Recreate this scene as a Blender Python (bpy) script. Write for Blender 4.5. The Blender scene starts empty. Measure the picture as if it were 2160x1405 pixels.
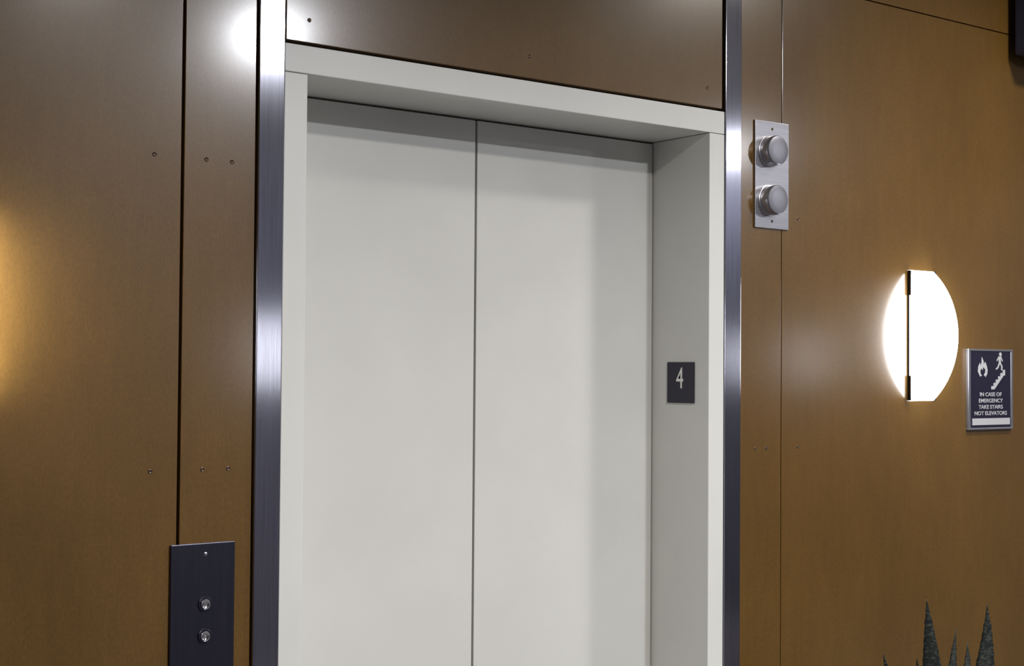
import bpy, bmesh, random
from math import *
from mathutils import Vector, Matrix
random.seed(4)
sc=bpy.context.scene
sc.view_settings.view_transform='Standard'
sc.view_settings.look='None'
W,H=2160,1405

# ---------------------------------------------------------------- helpers
def link(o,parent=None):
    sc.collection.objects.link(o)
    if parent is not None: o.parent=parent
    return o
def empty(name,loc=(0,0,0)):
    e=bpy.data.objects.new(name,None); e.empty_display_size=.1; e.location=loc
    link(e); bpy.context.view_layer.update(); return e
def put(name,me,mat,parent,origin=(0,0,0)):
    o=bpy.data.objects.new(name,me)
    if mat: me.materials.append(mat)
    link(o)
    if parent is not None:
        o.parent=parent
        o.matrix_parent_inverse=Matrix.Translation(-Vector(parent.location))
    return o
def box(name,x0,x1,y0,y1,z0,z1,mat,parent=None,bev=0,seg=2):
    bm=bmesh.new(); bmesh.ops.create_cube(bm,size=1)
    c=Vector(((x0+x1)/2,(y0+y1)/2,(z0+z1)/2))
    for v in bm.verts:
        v.co=Vector((v.co.x*(x1-x0),v.co.y*(y1-y0),v.co.z*(z1-z0)))
    if bev>0: bmesh.ops.bevel(bm,geom=list(bm.edges),offset=bev,segments=seg,affect='EDGES',profile=.5)
    me=bpy.data.meshes.new(name); bm.to_mesh(me); bm.free()
    o=put(name,me,mat,parent); o.location=c
    return o
def lathe(name,prof,mat,parent=None,loc=(0,0,0),axis='Z',n=48,smooth=True):
    """prof list of (r,h) ; axis Z up, or '-Y' pointing out of the wall"""
    bm=bmesh.new(); rings=[]
    for r,h in prof:
        ring=[]
        if r<1e-6: ring=[bm.verts.new((0,0,h))]
        else:
            for i in range(n):
                a=2*pi*i/n; ring.append(bm.verts.new((r*cos(a),r*sin(a),h)))
        rings.append(ring)
    for a,b in zip(rings,rings[1:]):
        if len(a)==1 and len(b)==1: continue
        for i in range(n):
            j=(i+1)%n
            if len(a)==1: f=[a[0],b[j],b[i]]
            elif len(b)==1: f=[a[i],a[j],b[0]]
            else: f=[a[i],a[j],b[j],b[i]]
            bm.faces.new(f)
    bmesh.ops.recalc_face_normals(bm,faces=bm.faces)
    if axis=='-Y':
        for v in bm.verts: v.co=Vector((v.co.x,-v.co.z,v.co.y))
    me=bpy.data.meshes.new(name); bm.to_mesh(me); bm.free()
    if smooth:
        for p in me.polygons: p.use_smooth=True
        me.set_sharp_from_angle(angle=radians(35))
    o=put(name,me,mat,parent); o.location=loc
    return o
def prism(name,pts,d0,d1,mat,parent,plane='XZ',bev=0):
    """polygon pts extruded. plane 'XZ' (depth y) or 'YZ' (depth x)"""
    bm=bmesh.new()
    def P(a,b,d): return (a,d,b) if plane=='XZ' else (d,a,b)
    f=[bm.verts.new(P(a,b,d0)) for a,b in pts]; g=[bm.verts.new(P(a,b,d1)) for a,b in pts]
    bm.faces.new(f); bm.faces.new(g[::-1]); n=len(pts)
    for i in range(n): bm.faces.new([f[i],g[i],g[(i+1)%n],f[(i+1)%n]])
    bmesh.ops.recalc_face_normals(bm,faces=bm.faces)
    if bev: bmesh.ops.bevel(bm,geom=list(bm.edges),offset=bev,segments=2,affect='EDGES')
    me=bpy.data.meshes.new(name); bm.to_mesh(me); bm.free()
    return put(name,me,mat,parent)
def text(name,s,size,loc,rot,mat,parent,extr=.0004,sx=1.,bold=0.):
    cu=bpy.data.curves.new(name,'FONT'); cu.body=s; cu.size=size; cu.align_x='CENTER'; cu.align_y='CENTER'
    cu.extrude=extr; cu.offset=bold
    cu.materials.append(mat)
    o=bpy.data.objects.new(name,cu); link(o)
    o.parent=parent; o.matrix_parent_inverse=Matrix.Translation(-Vector(parent.location))
    o.location=loc; o.rotation_euler=rot; o.scale=(sx,1,1)
    return o

# ---------------------------------------------------------------- materials
def mat(name,col,rough=.5,metal=0,spec=.5,**k):
    m=bpy.data.materials.new(name); m.use_nodes=True
    b=m.node_tree.nodes['Principled BSDF']
    b.inputs['Base Color'].default_value=(*col,1); b.inputs['Roughness'].default_value=rough
    b.inputs['Metallic'].default_value=metal; b.inputs['Specular IOR Level'].default_value=spec
    for kk,v in k.items(): b.inputs[kk.replace('_',' ')].default_value=v
    return m
def nodes(m): return m.node_tree.nodes,m.node_tree.links,m.node_tree.nodes['Principled BSDF']
def noise(m,scale,detail=4,stretch=(1,1,1),rough=.6):
    N,L,b=nodes(m)
    mp=N.new('ShaderNodeMapping'); mp.inputs['Scale'].default_value=stretch
    geo=N.new('ShaderNodeNewGeometry')
    L.new(geo.outputs['Position'],mp.inputs['Vector'])
    nz=N.new('ShaderNodeTexNoise'); nz.inputs['Scale'].default_value=scale; nz.inputs['Detail'].default_value=detail; nz.inputs['Roughness'].default_value=rough
    L.new(mp.outputs['Vector'],nz.inputs['Vector']); return nz
def ramp(m,src,stops):
    N,L,b=nodes(m); r=N.new('ShaderNodeValToRGB')
    el=r.color_ramp.elements
    while len(el)<len(stops): el.new(.5)
    for e,(p,c) in zip(el,stops): e.position=p; e.color=(*c,1)
    L.new(src,r.inputs['Fac']); return r
def mix(m,a,b_,fac,mode='MIX'):
    N,L,b=nodes(m); x=N.new('ShaderNodeMix'); x.data_type='RGBA'; x.blend_type=mode
    x.inputs['Factor'].default_value=fac
    L.new(a,x.inputs['A']); L.new(b_,x.inputs['B']); return x.outputs['Result']

def wood():
    m=mat('honey_veneer',(.2,.1,.03),.2)
    N,L,b=nodes(m)
    n1=noise(m,2.2,5,(1,1,.6),.6)
    r1=ramp(m,n1.outputs['Fac'],[(.3,(.108,.056,.0110)),(.7,(.152,.080,.017))])
    n2=noise(m,45,6,(1,1,.18),.75)
    r2=ramp(m,n2.outputs['Fac'],[(.3,(.82,.82,.82)),(.7,(1.12,1.12,1.12))])
    n3=noise(m,240,3,(1,1,.5),.7)
    r3=ramp(m,n3.outputs['Fac'],[(.3,(.80,.80,.88)),(.7,(1.17,1.17,1.12))])
    c=mix(m,r1.outputs['Color'],r2.outputs['Color'],.6,'MULTIPLY')
    c=mix(m,c,r3.outputs['Color'],.85,'MULTIPLY')
    L.new(c,b.inputs['Base Color'])
    n4=noise(m,7,4)
    mr=N.new('ShaderNodeMapRange'); mr.inputs['To Min'].default_value=.30; mr.inputs['To Max'].default_value=.38
    L.new(n4.outputs['Fac'],mr.inputs['Value']); L.new(mr.outputs['Result'],b.inputs['Roughness'])
    b.inputs['Specular IOR Level'].default_value=.3
    b.inputs['Coat Weight'].default_value=.9; b.inputs['Coat Roughness'].default_value=.155; b.inputs['Coat IOR'].default_value=1.5
    return m
def brushed(name,col,rough,aniso,sc_=(1,1,.02)):
    m=mat(name,col,rough,1); N,L,b=nodes(m)
    b.inputs['Anisotropic'].default_value=aniso
    t=N.new('ShaderNodeTangent'); t.direction_type='RADIAL'; t.axis='Z'
    L.new(t.outputs['Tangent'],b.inputs['Tangent'])
    n=noise(m,260,4,sc_,.7)
    r=ramp(m,n.outputs['Fac'],[(.3,tuple(c*.86 for c in col)),(.7,tuple(min(1,c*1.1) for c in col))])
    L.new(r.outputs['Color'],b.inputs['Base Color'])
    return m
def paint(name,col,rough,bump=.02,scale=300,var=.04):
    m=mat(name,col,rough); N,L,b=nodes(m)
    n=noise(m,3,4); r=ramp(m,n.outputs['Fac'],[(.3,tuple(c*(1-var) for c in col)),(.7,tuple(c*(1+var) for c in col))])
    L.new(r.outputs['Color'],b.inputs['Base Color'])
    n2=noise(m,scale,2); bp=N.new('ShaderNodeBump'); bp.inputs['Strength'].default_value=bump; bp.inputs['Distance'].default_value=.001
    L.new(n2.outputs['Fac'],bp.inputs['Height']); L.new(bp.outputs['Normal'],b.inputs['Normal'])
    return m
WOOD=wood()
STEEL=brushed('brushed_steel_trim',(.50,.50,.57),.17,.88)
ALU=brushed('brushed_aluminium',(.50,.49,.52),.36,.5,(.02,1,1))
DARKSTEEL=brushed('dark_brushed_steel',(.10,.10,.135),.38,.5)
WHITE=paint('white_enamel_frame',(.71,.715,.68),.38)
WHITED=paint('white_enamel_door',(.67,.67,.635),.42)
BLACK=mat('shadow_gap_black',(.006,.005,.005),.8)
NAVY=paint('navy_sign_plastic',(.010,.008,.026),.4)
SIGNW=mat('sign_white',(.85,.85,.83),.5)
SCREW=mat('screw_bronze',(.10,.07,.05),.4,.8)
CHROME=mat('chrome_button',(.85,.85,.88),.10,1)
LENS=mat('frosted_lens',(.30,.30,.34),.34,.6)
CEIL=paint('ceiling_paint',(.45,.44,.42),.8)
OPP=paint('corridor_paint',(.10,.10,.12),.7)
def carpet():
    m=mat('carpet',(.07,.065,.07),.95); N,L,b=nodes(m)
    n=noise(m,120,5); r=ramp(m,n.outputs['Fac'],[(.3,(.04,.038,.045)),(.7,(.11,.10,.10))]); L.new(r.outputs['Color'],b.inputs['Base Color']); return m
CARPET=carpet()
def emis(name,col,s):
    m=bpy.data.materials.new(name); m.use_nodes=True; N=m.node_tree.nodes; N.clear()
    e=N.new('ShaderNodeEmission'); o=N.new('ShaderNodeOutputMaterial'); e.inputs['Color'].default_value=(*col,1); e.inputs['Strength'].default_value=s
    m.node_tree.links.new(e.outputs[0],o.inputs[0]); return m
GLOW=emis('sconce_diffuser_glow',(.96,.97,1),16)
BLKMET=mat('black_metal',(.015,.015,.018),.4,.6)

# ---------------------------------------------------------------- room
XL,XR,YB,ZC=-3.4,6.2,-4.2,2.95
box('floor',XL-.1,XR+.1,YB-.1,.5,-.1,0,CARPET)
box('ceiling',XL-.1,XR+.1,YB-.1,.5,ZC,ZC+.1,CEIL)
box('wall_left',XL-.1,XL,YB-.1,.5,0,ZC,OPP)
box('wall_right',XR,XR+.1,YB-.1,.5,0,ZC,OPP)
box('wall_back',XL,XR,YB-.1,YB,0,ZC,OPP)
G=.786; S0,S1=.584,.6385; HT=2.1883; HB=2.1337; HW=.535; D=.1914
wf=empty('wall_front')
# rough wall behind the veneer
box('substrate_1',XL,-S0-.002,.022,.12,0,ZC,BLACK,wf)
box('substrate_2',S0+.002,XR,.022,.12,0,ZC,BLACK,wf)
box('substrate_3',-S0-.002,S0+.002,.022,.12,HT+.012,ZC,BLACK,wf)
b_=.0012
box('veneer_panel_1',XL,-G-.0028,0,.02,0,ZC,WOOD,wf,b_)
box('veneer_panel_2',-G+.0028,-S1-.003,0,.02,0,ZC,WOOD,wf,b_)
box('veneer_panel_3',S1+.002,G-.0012,0,.02,0,ZC,WOOD,wf,b_)
box('veneer_panel_4',G+.0012,XR,0,.02,0,2.5395,WOOD,wf,b_)
box('veneer_panel_5',G+.0012,XR,0,.02,2.5422,ZC,WOOD,wf,b_)
box('veneer_panel_6',-S0+.004,S0-.004,0,.02,HT+.007,ZC,WOOD,wf,b_)
scr=[(x,z) for z in (1.9509,1.3846) for x in (-.84,-.74,-.689,.695,.735,.845)]+[(-.531,2.239),(.002,2.242),(.531,2.24)]
for i,(x,z) in enumerate(scr):
    lathe('panel_screw_%d'%(i+1),[(.0042,-.001),(.0042,.0004),(.003,.001),(.0012,.0002),(0,.0002)],SCREW,wf,(x,0,z),'-Y',16)
box('trim_1',-S1,-S0-.0015,-.007,.021,0,ZC,STEEL,None,.0015)
box('trim_2',S0+.0015,S1,-.007,.021,0,ZC,STEEL,None,.0015)

# ---------------------------------------------------------------- elevator
el=empty('elevator_door',(0,0,0))
FY=-.004
box('jamb_left',-S0,-HW,FY,D+.03,0,HB-.0006,WHITE,el,.0015)
box('jamb_right',HW,S0,FY,D+.03,0,HB-.0006,WHITE,el,.0015)
box('header',-S0,S0,FY,D+.03,HB+.0006,HT,WHITE,el,.0015)
box('door_panel_left',-HW-0+.003,-.0028,D,D+.025,.006,HB-.004,WHITED,el,.0015)
box('door_panel_right',.0028,HW-.003,D,D+.025,.006,HB-.004,WHITED,el,.0015)
box('shaft_shadow',-HW+.0005,HW-.0005,D+.026,D+.029,.005,HB-.0002,BLACK,el)
box('sill',-HW+.001,HW-.001,FY,D+.02,0,.005,ALU,el)

# floor number plate on the right reveal
fs=empty('floor_number_sign',(HW,.09,1.543))
box('plate',HW-.003,HW-.0002,.043,.136,1.494,1.592,NAVY,fs,.0008)
text('numeral','4',.072,(HW-.0034,.091,1.551),(radians(90),0,radians(-90)),SIGNW,fs,.0004,.72,.0002)

# ---------------------------------------------------------------- call station
cs=empty('call_button_panel',(-.7385,0,1.09))
box('faceplate',-.801,-.676,-.006,-.0002,.925,1.2515,DARKSTEEL,cs,.0012)
for z,n in ((1.141,'up'),(1.083,'down')):
    lathe('button_collar_'+n,[(.0135,0),(.0135,.002),(.0125,.0032),(.0105,.0032),(.0100,.001)],DARKSTEEL,cs,(-.7345,-.006,z),'-Y')
    lathe('button_'+n,[(.0098,0),(.0098,.0035),(.009,.0048),(.0065,.0045),(.004,.0030),(.0018,.0036),(0,.0040)],CHROME,cs,(-.7345,-.006,z),'-Y')
lathe('screw_top',[(.0035,0),(.0035,.0008),(.002,.0016),(0,.0017)],ALU,cs,(-.7345,-.006,1.2315),'-Y',20)
lathe('screw_bottom',[(.0035,0),(.0035,.0008),(.002,.0016),(0,.0017)],ALU,cs,(-.7345,-.006,.944),'-Y',20)

# ---------------------------------------------------------------- hall lantern
hl=empty('hall_lantern',(.7465,0,2.05))
box('faceplate',.688,.806,-.005,-.0002,1.920,2.182,ALU,hl,.001)
for z,n in ((2.108,'upper'),(1.988,'lower')):
    lathe('lens_base_'+n,[(.0385,0),(.0385,.003),(.0365,.004),(.0365,.0085),(.0358,.009),(.0358,.0105),(.0365,.011),(.0365,.026),(.0355,.0275)],ALU,hl,(.7365,-.005,z),'-Y',64)
    lathe('lens_'+n,[(.0350,.026),(.0350,.0285),(.0335,.0305),(.029,.0315),(.018,.0322),(0,.0326)],LENS,hl,(.7365,-.005,z),'-Y',64)
for z in (2.164,1.938):
    lathe('screw_%d'%int(z*100),[(.0035,0),(.0035,.0006),(.0015,.001),(0,.0004)],SCREW,hl,(.7465,-.005,z),'-Y',20)

# ---------------------------------------------------------------- sconces
def sconce(x0,x1,zc,ywall,sgn):
    """sgn=-1: sticks out toward -y (front wall); +1: from the back wall"""
    e=empty('wall_sconce',((x0+x1)/2,ywall,zc))
    h=.174; p=.080; R=(h*h+p*p)/(2*p)
    pts=[]
    n=28; a0=asin(h/R)
    for i in range(n+1):
        a=-a0+2*a0*i/n
        pts.append((ywall+sgn*(R*cos(a)-(R-p)+.004),zc+R*sin(a)))
    pts+=[(ywall+sgn*.003,zc+h),(ywall+sgn*.003,zc-h)]
    prism('diffuser',pts,x0,x1,GLOW,e,'YZ')
    box('backplate',x0+.002,x1-.002,min(ywall,ywall+sgn*.0028),max(ywall,ywall+sgn*.0028),zc-h+.002,zc+h-.002,BLKMET,e)
    for xx in (x0-.0035,x1+.0005):
        box('rail',xx+.0004,xx+.0032,min(ywall+sgn*.0002,ywall+sgn*.0042),max(ywall+sgn*.0002,ywall+sgn*.0042),zc-h+.060,zc+h-.060,BLKMET,e)
        for zz in (zc+h-.034,zc-h+.034):
            box('clip',xx,xx+.003,min(ywall+sgn*.0005,ywall+sgn*.010),max(ywall+sgn*.0005,ywall+sgn*.010),zz-.033,zz+.033,BLKMET,e,.0005)
    return e
sconce(1.276,1.376,1.670,0,-1)
sconce(-1.236,-1.136,1.670,0,-1)
sconce(1.49,1.59,1.66,YB,1)
sconce(5.50,5.60,1.67,YB,1)

# ---------------------------------------------------------------- emergency sign
es=empty('emergency_stairs_sign',(1.627,0,1.526))
X0,X1,Z0,Z1=1.524,1.730,1.4135,1.6385
fr=.010
SF=mat('silver_frame',(.40,.40,.43),.35,.9)
box('frame_top',X0,X1,-.010,-.0003,Z1-.006,Z1,SF,es,.001)
box('frame_bottom',X0,X1,-.010,-.0003,Z0,Z0+.006,SF,es,.001)
box('frame_left',X0,X0+fr,-.010,-.0003,Z0+.006,Z1-.006,SF,es,.001)
box('frame_right',X1-fr,X1,-.010,-.0003,Z0+.006,Z1-.006,SF,es,.001)
box('panel',X0+fr,X1-fr,-.008,-.0003,Z0+.006,Z1-.006,NAVY,es)
YS=-.0085
rw=(radians(90),0,0); cxs=(X0+X1)/2
SIGNG=mat('sign_lettering_grey',(.50,.50,.52),.5)
for s,z,wd in (('IN CASE OF',1.5115,1.0),('EMERGENCY',1.4940,1.0),('TAKE STAIRS',1.4765,1.0),('NOT ELEVATORS',1.4590,1.0)):
    text('line_'+s.split()[0].lower(),s,.0150,(cxs,YS,z),rw,SIGNG,es,.0003,1.30,.0002)
box('braille_strip',X0+.018,X1-.014,YS-.0006,YS+.0004,1.427,1.4455,SIGNG,es)
# flame pictogram (outline)
def poly(name,pts,cx,cz,s,sx=1.6): return prism(name,[(cx+a*s*sx,cz+b*s) for a,b in pts],YS-.0005,YS+.0004,SIGNG,es)
fl=[(-.5,-.9),(-.85,-.4),(-.8,.1),(-.5,.5),(-.42,.15),(-.2,.5),(-.15,1.1),(.1,.75),(.22,.3),(.42,.62),(.65,.3),(.85,-.2),(.8,-.6),(.5,-.95),(.2,-.75),(.45,-.5),(.5,-.15),(.3,-.1),(.05,.1),(-.05,-.25),(-.25,-.05),(-.45,-.3),(-.4,-.6),(-.15,-.8)]
poly('flame_symbol',fl,1.590,1.586,.027,.95)
# stairs + walking figure
st=[(-1,-1.0)]
for i in range(6):
    st+= [(-1+i*.3,-1.0+(i+1)*.27),(-1+(i+1)*.3,-1.0+(i+1)*.27)]
st+=[(.8,.15),(.62,.15),(-.60,-1.0)]
poly('stairs_symbol',st,1.665,1.560,.034,1.05)
lathe('figure_head',[(.0058,0),(.0058,.0009),(0,.0009)],SIGNG,es,(1.672,YS+.0004,1.6245),'-Y',20)
bd=[(-.25,.9),(.2,.9),(.5,.35),(.4,.25),(.15,.6),(.15,.1),(.45,-.3),(.4,-.8),(.2,-.8),(.2,-.35),(-.05,-.05),(-.3,-.55),(-.7,-.75),(-.75,-.6),(-.4,-.35),(-.2,.15),(-.25,.6),(-.5,.3),(-.6,.4)]
poly('figure_body',bd,1.670,1.598,.023,1.15)

# ---------------------------------------------------------------- loudspeaker upper right
sp=empty('wall_loudspeaker',(1.82,-.07,2.6))
SPK=paint('speaker_navy',(.016,.016,.035),.6)
box('cabinet',1.715,1.93,-.14,-.025,2.475,2.80,SPK,sp,.008,3)
box('grille',1.727,1.918,-.146,-.139,2.487,2.788,BLKMET,sp,.003)
box('bracket',1.80,1.85,-.03,-.0003,2.60,2.68,BLKMET,sp,.002)

# ---------------------------------------------------------------- potted aloe
pa=empty('potted_aloe_plant',(.99,-.32,0))
POT=paint('planter_ceramic',(.09,.085,.09),.4)
lathe('planter',[(0,0.0005),(.125,0.0005),(.13,.01),(.165,.56),(.175,.575),(.175,.60),(.160,.60),(.156,.575),(.15,.56)],POT,pa,(.99,-.32,0),'Z')
SOIL=mat('potting_soil',(.03,.02,.012),.95)
lathe('soil',[(.152,.556),(.1,.566),(0,.575)],SOIL,pa,(.99,-.32,0),'Z')
def leafmat():
    m=mat('aloe_leaf_mottled',(.05,.07,.06),.5); N,L,b=nodes(m)
    n=noise(m,110,3,(1,1,1.8),.6)
    r=ramp(m,n.outputs['Fac'],[(.46,(.010,.013,.012)),(.64,(.046,.052,.042))]); L.new(r.outputs['Color'],b.inputs['Base Color'])
    b.inputs['Specular IOR Level'].default_value=.25
    return m
LEAF=leafmat()
def leaf(i,base,tip,w,bend=(0,0,0)):
    """thick tapering aloe leaf with small marginal teeth"""
    base=Vector(base); tip=Vector(tip); bend=Vector(bend); n=44
    bm=bmesh.new(); rings=[]
    side0=Vector((.80,-.60,0))
    for k in range(n+1):
        t=k/n
        c=base.lerp(tip,t)+bend*(4*t*(1-t))
        ww=w*(1-t**1.55)*(.85+.15*min(1,t*6)) + .0006
        tooth=.0015 if (k%2==1 and t<.93) else 0
        th=ww*.32
        tang=(tip-base+bend*(4*(1-2*t))).normalized()
        s=(side0-tang*side0.dot(tang)).normalized(); nn=s.cross(tang).normalized()
        hw=ww/2+tooth
        ring=[c-s*hw,c-s*ww*.3-nn*th*.65,c-nn*th,c+s*ww*.3-nn*th*.65,c+s*hw,c+s*ww*.25+nn*th*.1,c+nn*th*.15,c-s*ww*.25+nn*th*.1]
        rings.append([bm.verts.new(p) for p in ring])
    for a,b in zip(rings,rings[1:]):
        for q in range(8): bm.faces.new([a[q],a[(q+1)%8],b[(q+1)%8],b[q]])
    bm.faces.new(rings[0][::-1]); bm.faces.new(rings[-1])
    bmesh.ops.recalc_face_normals(bm,faces=bm.faces)
    me=bpy.data.meshes.new('leaf'); bm.to_mesh(me); bm.free()
    for p in me.polygons: p.use_smooth=True
    return put('leaf_%d'%i,me,LEAF,pa)
L_=[((.975,-.32,.56),(.958,-.30,1.040),.092,(.006,0,0)),
    ((1.03,-.31,.56),(1.193,-.30,1.008),.098,(.045,0,-.01)),
    ((1.00,-.33,.56),(1.070,-.30,.958),.055,(-.01,0,0)),
    ((.94,-.33,.56),(.800,-.30,.930),.070,(-.012,0,0)),
    ((.93,-.30,.56),(.715,-.30,.909),.055,(-.03,0,0)),
    ((.98,-.30,.56),(.895,-.32,.914),.060,(0,0,0)),
    ((1.01,-.35,.56),(1.115,-.30,.924),.065,(.01,0,0)),
    ((1.05,-.32,.56),(1.27,-.36,.86),.05,(.03,0,0)),
    ((.99,-.38,.56),(1.0,-.52,.85),.05,(0,-.03,0)),
    ((.95,-.36,.56),(.86,-.50,.82),.05,(0,-.03,0)),
    ((1.04,-.27,.56),(1.13,-.16,.84),.05,(0,.02,0)),
    ((.94,-.27,.56),(.86,-.15,.83),.05,(0,.02,0))]
for i,a in enumerate(L_): leaf(i+1,*a)

# ---------------------------------------------------------------- downlights and added fill lamps
def downlight_or_fill(x,y,power,r=.10,col=(1,.965,.92),spread=180):
    e=empty('ceiling_downlight_or_fill',(x,y,ZC))
    lathe('trim_ring',[(r,-.0005),(r+.03,-.0005),(r+.03,-.006),(r+.005,-.014),(r,-.012),(r,-.0005)],CEIL,e,(x,y,ZC),'Z')
    l=bpy.data.lights.new('lamp','AREA'); l.shape='DISK'; l.size=2*r; l.energy=power; l.color=col; l.spread=radians(spread)
    o=bpy.data.objects.new('lamp',l); link(o,e); o.location=(0,0,-.010)
    return e
downlight_or_fill(.84,-2.86,82,.09,(.93,.95,1))
downlight_or_fill(4.48,-3.88,60,.06,(.93,.95,1))
downlight_or_fill(-.28,-2.0,62,.10,(1,.95,.90),150)  # added fill lamp, brightens the right door reveal; not a known fitting
downlight_or_fill(5.6,-1.6,40,.10,spread=160)  # invented fill from the right, placed out of view
downlight_or_fill(1.5,-.95,24,.10,(1,.94,.87),160)  # extra warm fill close to the wall, added clear of the visible reflections

# ---------------------------------------------------------------- world
w=bpy.data.worlds.new('world'); sc.world=w; w.use_nodes=True
w.node_tree.nodes['Background'].inputs[0].default_value=(.3,.32,.4,1); w.node_tree.nodes['Background'].inputs[1].default_value=.05

# ---------------------------------------------------------------- camera
f,yaw,pitch,roll=3041.99,.6407,.0260,.0074
fw=Vector((sin(yaw)*cos(pitch),cos(yaw)*cos(pitch),sin(pitch)))
r=Vector((cos(yaw),-sin(yaw),0)); u=r.cross(fw)
r2=r*cos(roll)+u*sin(roll); u2=-r*sin(roll)+u*cos(roll)
cd=bpy.data.cameras.new('camera'); cam=bpy.data.objects.new('camera',cd); link(cam)
cd.sensor_fit='HORIZONTAL'; cd.sensor_width=36; cd.lens=f/W*36; cd.clip_start=.02
M=Matrix((( r2.x,u2.x,-fw.x,-1.8620),(r2.y,u2.y,-fw.y,-2.4442),(r2.z,u2.z,-fw.z,1.5689),(0,0,0,1)))
cam.matrix_world=M
sc.camera=cam
